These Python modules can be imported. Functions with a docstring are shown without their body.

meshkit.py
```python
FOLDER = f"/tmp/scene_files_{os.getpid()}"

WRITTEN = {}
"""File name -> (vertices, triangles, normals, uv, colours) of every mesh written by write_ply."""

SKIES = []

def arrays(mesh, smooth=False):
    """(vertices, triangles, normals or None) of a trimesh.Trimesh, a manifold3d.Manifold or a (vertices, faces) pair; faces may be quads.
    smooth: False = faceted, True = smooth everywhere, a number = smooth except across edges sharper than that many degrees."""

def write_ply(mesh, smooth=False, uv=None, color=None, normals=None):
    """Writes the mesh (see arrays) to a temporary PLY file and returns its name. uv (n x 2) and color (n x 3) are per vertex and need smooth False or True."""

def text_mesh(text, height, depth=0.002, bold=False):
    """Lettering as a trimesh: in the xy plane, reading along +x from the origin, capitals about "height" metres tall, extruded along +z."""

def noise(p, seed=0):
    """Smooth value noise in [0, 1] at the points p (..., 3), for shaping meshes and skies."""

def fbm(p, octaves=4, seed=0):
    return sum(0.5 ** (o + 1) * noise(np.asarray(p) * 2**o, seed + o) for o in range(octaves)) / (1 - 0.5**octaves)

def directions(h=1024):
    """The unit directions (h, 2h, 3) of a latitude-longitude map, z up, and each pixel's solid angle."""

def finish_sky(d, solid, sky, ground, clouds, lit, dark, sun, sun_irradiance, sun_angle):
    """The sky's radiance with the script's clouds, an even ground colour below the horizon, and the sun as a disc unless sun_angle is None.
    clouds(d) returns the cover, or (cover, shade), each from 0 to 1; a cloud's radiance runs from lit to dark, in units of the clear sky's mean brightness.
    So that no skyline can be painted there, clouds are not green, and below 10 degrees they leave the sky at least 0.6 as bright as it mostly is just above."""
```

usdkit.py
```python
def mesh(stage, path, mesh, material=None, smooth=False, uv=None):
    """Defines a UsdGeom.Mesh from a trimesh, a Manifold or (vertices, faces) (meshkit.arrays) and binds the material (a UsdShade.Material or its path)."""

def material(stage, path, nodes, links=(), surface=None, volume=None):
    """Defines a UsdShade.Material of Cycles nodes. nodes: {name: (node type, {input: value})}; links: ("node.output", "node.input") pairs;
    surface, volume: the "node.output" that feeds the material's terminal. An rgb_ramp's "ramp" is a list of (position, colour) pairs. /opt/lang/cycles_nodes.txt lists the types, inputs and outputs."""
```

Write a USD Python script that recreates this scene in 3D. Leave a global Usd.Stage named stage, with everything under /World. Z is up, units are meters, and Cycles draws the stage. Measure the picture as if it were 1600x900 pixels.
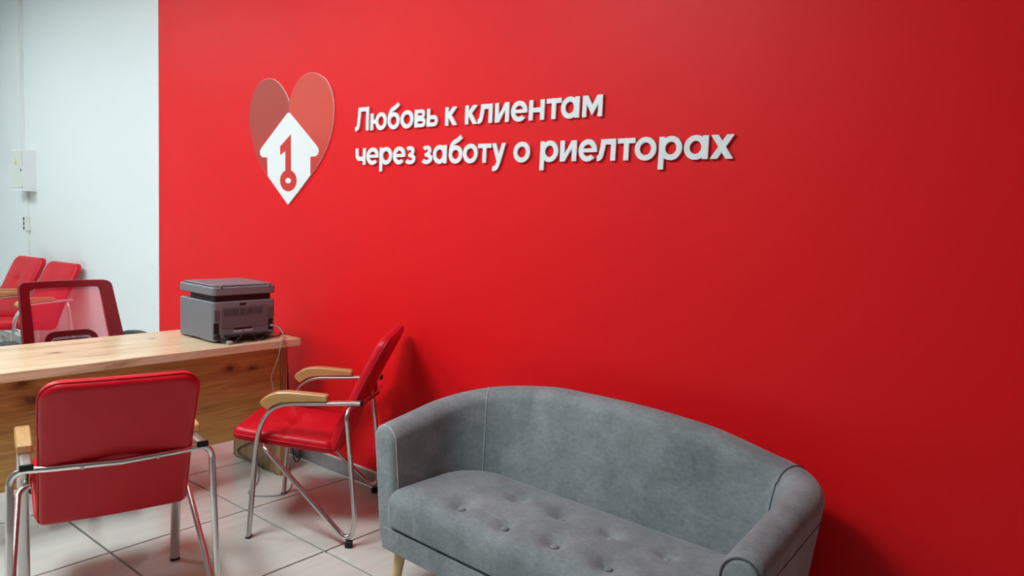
import math
import numpy as np
import trimesh
import shapely
from shapely import affinity
from shapely.geometry import Polygon, LineString, Point, box as sbox
from shapely.ops import unary_union
from scipy.spatial import Delaunay
from scipy.interpolate import PchipInterpolator
import usdkit
from pxr import Usd, UsdGeom, UsdLux, Gf, Sdf, UsdShade

rng = np.random.default_rng(7)
stage = Usd.Stage.CreateInMemory()
UsdGeom.SetStageUpAxis(stage, UsdGeom.Tokens.z)
UsdGeom.SetStageMetersPerUnit(stage, 1.0)
UsdGeom.Xform.Define(stage, '/World')
UsdGeom.Scope.Define(stage, '/World/Looks')

# ------------------------------------------------------------------ camera
CAM_H = 1.402
EXPOSURE = 2.0
cam = UsdGeom.Camera.Define(stage, '/World/camera')
R_ = (0.77679334, 0.62820094, 0.04422317)
D_ = (0.09518775, -0.04770676, -0.99431552)
F_ = (-0.6225202, 0.77658718, -0.09685532)
cam.AddTransformOp().Set(Gf.Matrix4d(*R_, 0, *[-d for d in D_], 0, *[-f for f in F_], 0, 0, 0, CAM_H, 1))
cam.CreateHorizontalApertureAttr(36.0)
cam.CreateVerticalApertureAttr(36.0 * 9 / 16)
cam.CreateFocalLengthAttr(1132.91 / 1600 * 36.0)
cam.CreateClippingRangeAttr(Gf.Vec2f(0.05, 100))
cam.CreateExposureAttr(EXPOSURE)

# ------------------------------------------------------------------ lights (ceiling panels are built below, in ceiling_light)
CEIL = 3.25
PANELS = [(-7.0, 0.5, 6.0), (-4.8, 0.2, 7.0), (-2.45, 0.1, 12.5),
          (-6.4, -2.2, 2.0), (-4.4, -2.2, 2.0)]
PANEL_TINT = (0.88, 0.98, 1.0)
YW = 2.39            # the long wall with the lettering
XR = -5.078          # where its red paint begins
world = UsdLux.DomeLight.Define(stage, '/World/sky_light')
world.CreateIntensityAttr(0.02)

# ------------------------------------------------------------------ helpers
used = {}


def numbered(parent, name):
    k = (parent, name)
    n = used.get(k, 0)
    used[k] = n + 1
    return name if n == 0 else f'{name}_{n:03d}'


def thing(name, label, cat, loc=(0, 0, 0), rotz=0.0, group=None):
    x = UsdGeom.Xform.Define(stage, '/World/' + numbered('/World', name))
    x.AddTranslateOp().Set(Gf.Vec3d(*map(float, loc)))
    x.AddRotateZOp().Set(float(rotz))
    tag(x.GetPrim(), label, cat, group)
    return x.GetPrim()


def tag(p, label=None, cat=None, group=None, kind=None):
    p = p.GetPrim() if hasattr(p, 'GetPrim') else p
    for k, v in (('label', label), ('category', cat), ('group', group), ('kind', kind)):
        if v:
            p.SetCustomDataByKey(k, v)
    return p


def obj(name, m, mat, parent=None, smooth=False, label=None):
    base = str(parent.GetPath()) if parent is not None else '/World'
    p = usdkit.mesh(stage, base + '/' + numbered(base, name), m, mat, smooth=smooth).GetPrim()
    if label:
        tag(p, label)
    return p


def struct(name, m, mat, smooth=False, label=None):
    p = obj(name, m, mat, None, smooth)
    tag(p, label, None, None, 'structure')
    return p


def dup(root, label, loc, rotz):
    was = root.GetCustomData()
    name = root.GetName()
    x = UsdGeom.Xform.Define(stage, '/World/' + numbered('/World', name))
    x.GetPrim().GetReferences().AddInternalReference(root.GetPath())
    x.GetPrim().SetInstanceable(True)
    x.ClearXformOpOrder()
    x.AddTranslateOp().Set(Gf.Vec3d(*map(float, loc)))
    x.AddRotateZOp().Set(float(rotz))
    tag(x.GetPrim(), label, was['category'], was.get('group'))
    return x.GetPrim()


def cat(*ms):
    return trimesh.util.concatenate([m for m in ms])


def bx(x0, x1, y0, y1, z0, z1, b=0.0):
    """A box, its edges chamfered by b."""
    lo, hi = np.array([x0, y0, z0], float), np.array([x1, y1, z1], float)
    if b <= 0:
        m = trimesh.creation.box(extents=hi - lo)
        m.apply_translation((lo + hi) / 2)
        return m
    pts = []
    for sx in (0, 1):
        for sy in (0, 1):
            for sz in (0, 1):
                c = np.where([sx, sy, sz], hi, lo)
                s = np.where([sx, sy, sz], -1.0, 1.0)
                for k in range(3):
                    o = s * b
                    o[k] = 0
                    pts.append(c + o)
    return trimesh.convex.convex_hull(np.array(pts))


def rbx(x0, x1, y0, y1, z0, z1, r, n=3):
    """A box with rounded edges: hull of eight spheres."""
    s = trimesh.creation.icosphere(n - 1, r).vertices
    pts = [s + [(x0 + r, x1 - r)[i], (y0 + r, y1 - r)[j], (z0 + r, z1 - r)[k]] for i in (0, 1) for j in (0, 1) for k in (0, 1)]
    return trimesh.convex.convex_hull(np.vstack(pts))


def slab(poly, depth, z0=0.0):
    """poly extruded along +z."""
    g = [q for q in getattr(poly, 'geoms', [poly]) if q.area > 1e-9]
    m = cat(*[trimesh.creation.extrude_polygon(q, depth, engine='earcut') for q in g])
    m.apply_translation([0, 0, z0])
    return m


def on_wall(m):
    """(x, y, depth) of a slab -> standing on the wall: x, z up, depth towards -y."""
    v = m.vertices.copy()
    m = m.copy()
    m.vertices = np.stack([v[:, 0], -v[:, 2], v[:, 1]], 1)
    return m


def rounded(poly, r):
    return poly.buffer(-r).buffer(r, quad_segs=10)


def fillet(pts, rad, n=8):
    """Polyline with its inner corners rounded."""
    P = [np.array(p, float) for p in pts]
    if np.ndim(rad) == 0:
        rad = [rad] * (len(P) - 2)
    out = [P[0]]
    for i in range(1, len(P) - 1):
        a, b, c = P[i - 1], P[i], P[i + 1]
        u, v = (a - b), (c - b)
        lu, lv = np.linalg.norm(u), np.linalg.norm(v)
        u, v = u / lu, v / lv
        ang = math.acos(np.clip(u @ v, -1, 1))
        if ang > math.pi - 1e-3 or rad[i - 1] <= 0:
            out.append(b)
            continue
        d = min(rad[i - 1] / math.tan(ang / 2), 0.49 * lu, 0.49 * lv)
        p0, p1 = b + u * d, b + v * d
        for t in np.linspace(0, 1, n + 1):     # rational quadratic = circular arc
            w = math.sin(ang / 2)
            den = (1 - t) ** 2 + 2 * w * t * (1 - t) + t * t
            out.append(((1 - t) ** 2 * p0 + 2 * w * t * (1 - t) * b + t * t * p1) / den)
    out.append(P[-1])
    return np.array(out)


def smooth_path(pts, n=60):
    """Catmull-Rom through pts."""
    P = np.array(pts, float)
    P = np.vstack([2 * P[0] - P[1], P, 2 * P[-1] - P[-2]])
    k = len(P) - 3
    out = []
    for s in np.linspace(0, k - 1e-9, n):
        i = int(s)
        t = s - i
        a, b, c, d = P[i:i + 4]
        out.append(0.5 * (2 * b + (c - a) * t + (2 * a - 5 * b + 4 * c - d) * t * t + (3 * b - a - 3 * c + d) * t ** 3))
    return np.array(out)


def sweep(path, sec, binormal=None, closed=False, caps=True):
    """Sweeps section points sec (k,2) along path. With binormal the section's first axis stays on it."""
    p = np.asarray(path, float)
    n = len(p)
    t = np.roll(p, -1, 0) - np.roll(p, 1, 0)
    if not closed:
        t[0], t[-1] = p[1] - p[0], p[-1] - p[-2]
    t /= np.linalg.norm(t, axis=1, keepdims=True)
    A = np.zeros_like(p)
    if binormal is not None:
        b = np.array(binormal, float)
        A[:] = b - t * (t @ b)[:, None]
    else:
        a = np.cross(t[0], [0, 0, 1.0])
        if np.linalg.norm(a) < 1e-3:
            a = np.array([1.0, 0, 0])
        for i in range(n):
            a = a - t[i] * (t[i] @ a)
            a /= np.linalg.norm(a)
            A[i] = a
    A /= np.linalg.norm(A, axis=1, keepdims=True)
    B = np.cross(t, A)
    s = np.asarray(sec, float)
    k = len(s)
    v = (p[:, None] + s[None, :, :1] * A[:, None] + s[None, :, 1:] * B[:, None]).reshape(-1, 3)
    f = []
    for i in range(n if closed else n - 1):
        a0, a1 = i * k, ((i + 1) % n) * k
        for j in range(k):
            j2 = (j + 1) % k
            f += [[a0 + j, a0 + j2, a1 + j2], [a0 + j, a1 + j2, a1 + j]]
    v = list(v)
    if caps and not closed:
        for base, c, flip in ((0, p[0], True), ((n - 1) * k, p[-1], False)):
            ci = len(v)
            v.append(c)
            for j in range(k):
                j2 = (j + 1) % k
                f.append([ci, base + j2, base + j] if flip else [ci, base + j, base + j2])
    m = trimesh.Trimesh(np.array(v), np.array(f), process=False)
    if m.volume < 0:
        m.invert()
    return m


def circ(r, k=10):
    a = np.arange(k) * 2 * np.pi / k
    return np.stack([r * np.cos(a), r * np.sin(a)], 1)


def oval(w, h, k=16, p=2.6):
    a = np.arange(k) * 2 * np.pi / k
    c, s = np.cos(a), np.sin(a)
    return np.stack([w / 2 * np.sign(c) * np.abs(c) ** (2 / p), h / 2 * np.sign(s) * np.abs(s) ** (2 / p)], 1)


def tube(path, r, k=10, **kw):
    return sweep(path, circ(r, k), **kw)


def lathe(prof, k=24):
    """(r, z) profile turned about z."""
    return trimesh.creation.revolve(np.array(prof, float), sections=k)


def pillow(poly, top, bot, spacing=0.02, rings=(0.0, 0.002, 0.006, 0.013, 0.023, 0.036)):
    """Closed cushion over a plan polygon: top(d, x, y) and bot(d, x, y) give heights, d = distance to the edge. Both meet at d = 0."""
    pts = []
    rim = 0
    for r in rings:
        q = poly.buffer(-r) if r else poly
        if q.is_empty:
            break
        ring = q.exterior.segmentize(spacing).coords
        c = np.array(ring)[:-1]
        if r == 0:
            rim = len(c)
        pts.append(c)
    x0, y0, x1, y1 = poly.bounds
    gx, gy = np.meshgrid(np.arange(x0, x1, spacing), np.arange(y0, y1, spacing))
    g = np.stack([gx.ravel() + 0.31 * spacing, gy.ravel() + 0.17 * spacing], 1)
    inner = poly.buffer(-(rings[-1] + spacing * 0.6))
    g = g[shapely.contains_xy(inner, g[:, 0], g[:, 1])]
    P = np.vstack(pts + [g])
    T = Delaunay(P).simplices
    c = P[T].mean(1)
    T = T[shapely.contains_xy(poly.buffer(1e-7), c[:, 0], c[:, 1])]
    a, b, cc = P[T[:, 0]], P[T[:, 1]], P[T[:, 2]]
    area = (b[:, 0] - a[:, 0]) * (cc[:, 1] - a[:, 1]) - (b[:, 1] - a[:, 1]) * (cc[:, 0] - a[:, 0])
    T = T[np.abs(area) > 1e-10]
    area = area[np.abs(area) > 1e-10]
    T[area < 0] = T[area < 0][:, ::-1]
    d = shapely.distance(shapely.points(P), poly.exterior)
    d[:rim] = 0
    zt, zb = top(d, P[:, 0], P[:, 1]), bot(d, P[:, 0], P[:, 1])
    n = len(P)
    idx = np.arange(n) + n
    idx[:rim] = np.arange(rim)
    V = np.vstack([np.column_stack([P, zt]), np.column_stack([P, zb])])
    F = np.vstack([T, idx[T][:, ::-1]])
    m = trimesh.Trimesh(V, F, process=False)
    m.remove_unreferenced_vertices()
    return m


def dome(d, R):
    t = np.clip(d / R, 0, 1)
    return np.sqrt(np.maximum(0, 1 - (1 - t) ** 2))


# ------------------------------------------------------------------ materials
LOOK = '/World/Looks/'


def simple(name, color, rough=0.5, metal=0.0, spec=0.5, bump=None, var=0.0, var_scale=6.0, coat=0.0, sheen=0.0, extra=None):
    n = {'p': ('principled_bsdf', {'base_color': color, 'roughness': rough, 'metallic': metal, 'specular_ior_level': spec,
                                   'coat_weight': coat, 'sheen_weight': sheen, **(extra or {})})}
    l = []
    if bump or var:
        n['tc'] = ('texture_coordinate', {})
    if var:
        n['vn'] = ('noise_texture', {'scale': var_scale, 'detail': 5.0, 'roughness': 0.6})
        n['vr'] = ('rgb_ramp', {'ramp': [(0.25, tuple(c * (1 - var) for c in color)), (0.75, tuple(min(1, c * (1 + var)) for c in color))]})
        l += [('tc.object', 'vn.vector'), ('vn.fac', 'vr.fac'), ('vr.color', 'p.base_color')]
    if bump:
        sc, st, dist = bump
        n['bn'] = ('noise_texture', {'scale': sc, 'detail': 4.0})
        n['bp'] = ('bump', {'strength': st, 'distance': dist})
        l += [('tc.object', 'bn.vector'), ('bn.fac', 'bp.height'), ('bp.normal', 'p.normal')]
    return usdkit.material(stage, LOOK + name, n, l, surface='p.BSDF')


def wood(name, axis, ramp, rough=0.4, scale=1.0, knots=(), fine_dark=0.6):
    """Grain along one axis; knots are points in the thing's own space that the grain flows round."""
    sc = [9.0 * scale] * 3
    sc[axis] = 0.8 * scale
    fine = [80.0 * scale] * 3
    fine[axis] = 2.5 * scale
    n = {'tc': ('texture_coordinate', {}),
         'm1': ('mapping', {'scale': sc}), 'm2': ('mapping', {'scale': fine}),
         'n1': ('noise_texture', {'scale': 1.0, 'detail': 6.0, 'roughness': 0.62, 'distortion': 2.0}),
         'n2': ('noise_texture', {'scale': 1.0, 'detail': 4.0, 'roughness': 0.7, 'distortion': 0.3}),
         'r1': ('rgb_ramp', {'ramp': ramp}),
         'r2': ('rgb_ramp', {'ramp': [(0.28, (fine_dark, fine_dark * 0.93, fine_dark * 0.86)), (0.58, (1.0, 1.0, 1.0))]}),
         'mx': ('mix_color', {'blend_type': 'multiply', 'fac': 0.8}),
         'p': ('principled_bsdf', {'roughness': rough, 'specular_ior_level': 0.5})}
    l = [('tc.object', 'm1.vector'), ('tc.object', 'm2.vector'), ('m1.vector', 'n1.vector'), ('m2.vector', 'n2.vector'),
         ('n1.fac', 'r1.fac'), ('n2.fac', 'r2.fac'), ('r1.color', 'mx.a'), ('r2.color', 'mx.b')]
    out = 'mx.result'
    if knots:
        ks = [1.0] * 3
        ks[axis] = 0.55
        n['mk'] = ('mapping', {'scale': ks})
        n['nk'] = ('noise_texture', {'scale': 26.0, 'detail': 3.0})
        n['wk'] = ('vector_math', {'math_type': 'multiply_add', 'vector2': (0.02, 0.02, 0.02)})
        l += [('tc.object', 'mk.vector'), ('tc.object', 'nk.vector'), ('nk.color', 'wk.vector1'), ('mk.vector', 'wk.vector3')]
        prev = None
        for i, k in enumerate(knots):
            c = [k[j] * ks[j] + 0.01 for j in range(3)]
            n[f'd{i}'] = ('vector_math', {'math_type': 'distance', 'vector2': tuple(c)})
            n[f's{i}'] = ('math', {'math_type': 'divide', 'value2': k[3]})
            l += [('wk.vector', f'd{i}.vector1'), (f'd{i}.value', f's{i}.value1')]
            if prev:
                n[f'q{i}'] = ('math', {'math_type': 'minimum'})
                l += [(prev, f'q{i}.value1'), (f's{i}.value', f'q{i}.value2')]
                prev = f'q{i}.value'
            else:
                prev = f's{i}.value'
        n['rk'] = ('rgb_ramp', {'ramp': [(0.0, (0.10, 0.06, 0.04)), (0.22, (0.20, 0.13, 0.09)), (0.40, (0.55, 0.45, 0.38)), (0.7, (0.8, 0.74, 0.68)), (1.0, (1, 1, 1))]})
        n['mq'] = ('mix_color', {'blend_type': 'multiply', 'fac': 0.9})
        l += [(prev, 'rk.fac'), (out, 'mq.a'), ('rk.color', 'mq.b')]
        out = 'mq.result'
    l.append((out, 'p.base_color'))
    return usdkit.material(stage, LOOK + name, n, l, surface='p.BSDF')


RED = (0.80, 0.006, 0.010)
M = {}
M['red_paint'] = simple('red_paint', RED, 0.5, bump=(55, 0.05, 0.004), var=0.03, var_scale=1.3, spec=0.22)
M['white_paint'] = simple('white_paint', (0.76, 0.82, 0.83), 0.55, bump=(40, 0.05, 0.004))
M['grey_paint'] = simple('grey_paint', (0.2, 0.2, 0.2), 0.6)
M['ceiling_paint'] = simple('ceiling_paint', (0.8, 0.81, 0.81), 0.8)
M['grey_tile'] = simple('grey_tile', (0.33, 0.33, 0.34), 0.35, var=0.18, var_scale=14)
M['light_edge'] = simple('light_edge', (0.72, 0.72, 0.73), 0.4)
M['grout'] = simple('grout', (0.02, 0.017, 0.016), 0.8)
M['leather'] = simple('leather', (0.56, 0.004, 0.016), 0.38, bump=(160, 0.22, 0.0016), spec=0.28, var=0.05, var_scale=9)
M['leather_dark'] = simple('leather_dark', (0.28, 0.004, 0.012), 0.45)
M['chrome'] = simple('chrome', (0.70, 0.69, 0.67), 0.22, metal=1.0)
M['metal_paint'] = simple('metal_paint', (0.58, 0.57, 0.55), 0.3, metal=0.9)
M['black_plastic'] = simple('black_plastic', (0.010, 0.010, 0.011), 0.45, spec=0.3)
M['black_cable'] = simple('black_cable', (0.01, 0.01, 0.011), 0.45)
M['grey_cable'] = simple('grey_cable', (0.30, 0.29, 0.29), 0.5)
M['oak_top'] = wood('oak_top', 1, [(0.27, (0.34, 0.21, 0.11)), (0.42, (0.64, 0.48, 0.29)), (0.60, (0.76, 0.60, 0.40)), (0.80, (0.54, 0.38, 0.22))], 0.30,
                    knots=((-3.42, 1.17, 0.74, 0.028), (-3.52, 1.62, 0.74, 0.022)))
M['oak_front'] = wood('oak_front', 1, [(0.27, (0.17, 0.08, 0.02)), (0.40, (0.47, 0.275, 0.075)), (0.56, (0.63, 0.40, 0.13)), (0.70, (0.38, 0.205, 0.058)), (0.85, (0.53, 0.32, 0.095))], 0.42,
                      knots=((-3.222, 1.86, 0.612, 0.032), (-3.222, 1.975, 0.60, 0.024), (-3.222, 0.98, 0.668, 0.034), (-3.222, 1.02, 0.60, 0.05), (-3.222, 1.60, 0.42, 0.03)))
M['oak_leg'] = wood('oak_leg', 2, [(0.25, (0.24, 0.14, 0.062)), (0.5, (0.42, 0.27, 0.13)), (0.8, (0.50, 0.33, 0.17))], 0.42)
M['beech'] = wood('beech', 1, [(0.25, (0.42, 0.23, 0.075)), (0.55, (0.54, 0.32, 0.12)), (0.8, (0.47, 0.265, 0.09))], 0.32, scale=2.5, fine_dark=0.8)
M['leg_wood'] = wood('leg_wood', 2, [(0.25, (0.60, 0.40, 0.18)), (0.6, (0.70, 0.50, 0.25))], 0.4, scale=3, fine_dark=0.85)
M['velvet'] = usdkit.material(stage, LOOK + 'velvet', {
    'tc': ('texture_coordinate', {}),
    'n1': ('noise_texture', {'scale': 7.0, 'detail': 6.0, 'roughness': 0.65, 'distortion': 0.5}),
    'mp': ('mapping', {'scale': (60, 130, 90)}),
    'n2': ('noise_texture', {'scale': 1.0, 'detail': 5.0, 'roughness': 0.7}),
    'r1': ('rgb_ramp', {'ramp': [(0.28, (0.158, 0.180, 0.190)), (0.72, (0.285, 0.308, 0.322))]}),
    'r2': ('rgb_ramp', {'ramp': [(0.3, (0.72, 0.72, 0.72)), (0.7, (1.15, 1.15, 1.15))]}),
    'mx': ('mix_color', {'blend_type': 'multiply', 'fac': 0.8, 'use_clamp_result': False}),
    'bp': ('bump', {'strength': 0.18, 'distance': 0.002}),
    'p': ('principled_bsdf', {'roughness': 0.8, 'specular_ior_level': 0.25, 'sheen_weight': 0.35, 'sheen_roughness': 0.4, 'sheen_tint': (0.9, 0.95, 1.0)})},
    [('tc.object', 'n1.vector'), ('tc.object', 'mp.vector'), ('mp.vector', 'n2.vector'), ('n1.fac', 'r1.fac'), ('n2.fac', 'r2.fac'),
     ('r1.color', 'mx.a'), ('r2.color', 'mx.b'), ('mx.result', 'p.base_color'), ('n2.fac', 'bp.height'), ('bp.normal', 'p.normal')], surface='p.BSDF')
M['piping_dark'] = simple('piping_dark', (0.08, 0.09, 0.096), 0.7)
M['piping_light'] = simple('piping_light', (0.50, 0.52, 0.52), 0.7)
M['printer_grey'] = simple('printer_grey', (0.165, 0.175, 0.195), 0.45, bump=(400, 0.1, 0.0006))
M['printer_grey_dark'] = simple('printer_grey_dark', (0.115, 0.112, 0.128), 0.5)
M['vent_grey'] = simple('vent_grey', (0.075, 0.072, 0.082), 0.5)
M['label_white'] = simple('label_white', (0.6, 0.6, 0.62), 0.5)
M['letter_white'] = simple('letter_white', (0.82, 0.86, 0.88), 0.4)
M['cabinet_white'] = simple('cabinet_white', (0.78, 0.80, 0.80), 0.4)
M['door_ivory'] = simple('door_ivory', (0.66, 0.71, 0.66), 0.4)
M['warning_yellow'] = simple('warning_yellow', (0.7, 0.52, 0.1), 0.5)
M['frame_red'] = simple('frame_red', (0.17, 0.002, 0.008), 0.5, spec=0.2)
M['mesh_dark'] = simple('mesh_dark', (0.10, 0.001, 0.005), 0.6, spec=0.2)
M['mesh_red'] = usdkit.material(stage, LOOK + 'mesh_red', {
    'd': ('diffuse_bsdf', {'color': (0.80, 0.04, 0.09)}), 't': ('transparent_bsdf', {}),
    'm': ('mix_closure', {'fac': 0.36})}, [('t.BSDF', 'm.closure1'), ('d.BSDF', 'm.closure2')], surface='m.closure')
M['key_red'] = simple('key_red', (0.62, 0.034, 0.026), 0.5, spec=0.3)


def lobe_mat(name, top, bottom, z0, z1):
    return usdkit.material(stage, LOOK + name, {
        'g': ('geometry', {}), 's': ('separate_xyz', {}), 'mr': ('map_range', {'from_min': z0, 'from_max': z1}),
        'r': ('rgb_ramp', {'ramp': [(0, bottom), (1, top)]}), 'p': ('principled_bsdf', {'roughness': 0.5, 'specular_ior_level': 0.3})},
        [('g.position', 's.vector'), ('s.z', 'mr.value'), ('mr.result', 'r.fac'), ('r.color', 'p.base_color')], surface='p.BSDF')


M['lobe_left'] = lobe_mat('lobe_left', (0.43, 0.062, 0.045), (0.56, 0.025, 0.022), 1.55, 1.85)   # the print on the sign fades to red
M['lobe_right'] = lobe_mat('lobe_right', (0.66, 0.075, 0.05), (0.56, 0.032, 0.026), 1.55, 1.85)
M['floor_tile'] = usdkit.material(stage, LOOK + 'floor_tile', {
    'g': ('geometry', {}), 'oi': ('object_info', {}),
    'mp': ('mapping', {'scale': (14.0, 1.3, 1.0)}),
    'n': ('noise_texture', {'scale': 1.0, 'detail': 5.0, 'roughness': 0.6, 'distortion': 0.8}),
    'r': ('rgb_ramp', {'ramp': [(0.3, (0.555, 0.56, 0.51)), (0.7, (0.64, 0.65, 0.60))]}),
    'mr': ('map_range', {'to_min': 0.95, 'to_max': 1.04}),
    'mm': ('vector_math', {'math_type': 'scale'}),
    'n2': ('noise_texture', {'scale': 9.0, 'detail': 3.0}),
    'rr': ('map_range', {'to_min': 0.10, 'to_max': 0.24}),
    'p': ('principled_bsdf', {'specular_ior_level': 0.5})},
    [('g.position', 'mp.vector'), ('mp.vector', 'n.vector'), ('n.fac', 'r.fac'), ('oi.random', 'mr.value'), ('r.color', 'mm.vector1'),
     ('mr.result', 'mm.scale'), ('mm.vector', 'p.base_color'), ('g.position', 'n2.vector'), ('n2.fac', 'rr.value'), ('rr.result', 'p.roughness')], surface='p.BSDF')


def emitter(name, color, strength):
    return usdkit.material(stage, LOOK + name, {'e': ('emission', {'color': color, 'strength': strength})}, [], surface='e.emission')


# ------------------------------------------------------------------ the room
XL, XE, YF = -9.0, 2.6, -3.6
floor = UsdGeom.Xform.Define(stage, '/World/floor').GetPrim()
tag(floor, 'polished cream stone floor of large square tiles with dark joints', None, None, 'structure')
obj('grout', bx(XL, XE, YF, YW, -0.05, -0.010), M['grout'], floor, label='dark grout in the floor joints')
TS, GX, GY = 0.593, -2.357, 1.785
for i in range(-12, 9):
    for j in range(-10, 1):
        x0, x1 = max(GX + i * TS, XL), min(GX + (i + 1) * TS, XE)
        y0, y1 = max(GY + j * TS, YF), min(GY + (j + 1) * TS, YW)
        if x1 - x0 < 0.02 or y1 - y0 < 0.02:
            continue
        g = 0.0044
        obj('tile', bx(x0 + g, x1 - g, y0 + g, y1 - g, -0.02, 0.0, 0.0012), M['floor_tile'], floor)

struct('wall_back', bx(XR, XE, YW, YW + 0.15, 0, CEIL), M['red_paint'], label='smooth saturated red painted wall behind the sofa and lettering')
struct('wall_left', bx(XL - 0.15, XR, YW + 0.0015, YW + 0.15, 0, CEIL), M['white_paint'], label='cool white painted stretch of wall left of the red one')
struct('trim_1', bx(XR - 0.004, XR + 0.004, YW - 0.0035, YW, 0.085, CEIL), M['letter_white'], label='thin white edge strip where red paint meets white')
struct('wall_end', bx(XL - 0.15, XL, YF, YW, 0, CEIL), M['white_paint'])
struct('wall_right', bx(XE, XE + 0.15, YF, YW, 0, CEIL), M['grey_paint'])
struct('wall_front', bx(XL - 0.15, XE + 0.15, YF - 0.15, YF, 0, CEIL), M['grey_paint'])
struct('ceiling', bx(XL - 0.15, XE + 0.15, YF - 0.15, YW + 0.15, CEIL, CEIL + 0.1), M['ceiling_paint'])
bb = UsdGeom.Xform.Define(stage, '/World/baseboard_back').GetPrim()
tag(bb, 'grey stone-look tile baseboard along the red wall', None, None, 'structure')
x = XR
while x < XE - 0.01:
    x1 = min(x + TS, XE)
    obj('baseboard_tile', bx(x + 0.001, x1 - 0.001, YW - 0.011, YW, 0.0, 0.076, 0.001), M['grey_tile'], bb)
    x = x1
obj('cap_strip', bx(XR, XE, YW - 0.0115, YW, 0.0762, 0.083, 0.0008), M['light_edge'], bb, label='pale edging strip on top of the baseboard')
bl = UsdGeom.Xform.Define(stage, '/World/baseboard_left').GetPrim()
tag(bl, 'grey stone-look tile baseboard along the white wall', None, None, 'structure')
x = XL
while x < XR - 0.01:
    x1 = min(x + TS, XR)
    obj('baseboard_tile', bx(x + 0.001, x1 - 0.001, YW - 0.011, YW + 0.001, 0.0, 0.076, 0.001), M['grey_tile'], bl)
    x = x1
obj('cap_strip', bx(XL, XR, YW - 0.0115, YW + 0.001, 0.0762, 0.083, 0.0008), M['light_edge'], bl)

for i, (px, py, e) in enumerate(PANELS):
    t = thing('ceiling_light', f'oblong flat white LED ceiling panel, {["at the far end nearer", "over the desk nearer", "over the sofa nearer", "at the far end away from", "over the desk away from"][i]} the long wall', 'ceiling light', (px, py, CEIL), 0, 'ceiling light panels out of frame')
    fr = Polygon(sbox(-0.6, -0.3, 0.6, 0.3).exterior.coords, [list(sbox(-0.58, -0.28, 0.58, 0.28).exterior.coords)])
    obj('frame', slab(fr, 0.012, -0.012), M['cabinet_white'], t)
    obj('diffuser', bx(-0.579, 0.579, -0.279, 0.279, -0.008, -0.002), emitter(f'panel_glow_{i}', PANEL_TINT, e), t)

# ------------------------------------------------------------------ sofa
SO = (-1.26, 1.95)                               # where the sofa stands; it is turned 2.2 degrees to the wall
SX, SH, YB, Y0 = -1.2735 - SO[0], 0.6889, 2.2065 - SO[1], 1.705 - SO[1]       # centre, half width of the ridge, ridge of the back, arm fronts
RL, RR = 0.2547, 0.1241                          # corner radii of the ridge
T = 0.055


def half_ridge(R, sg):
    p = [(-SH * sg, y) for y in np.linspace(Y0, YB - R, 12)[:-1]]
    p += [(sg * (-SH + R + R * np.cos(a)), YB - R + R * np.sin(a)) for a in np.linspace(np.pi, np.pi / 2, 24)]
    h = np.array(p)
    h = np.vstack([h, np.stack([np.linspace(h[-1, 0], 0, 24)[1:], np.full(23, YB)], 1)])
    h[:, 0] += SX
    return h


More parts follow.
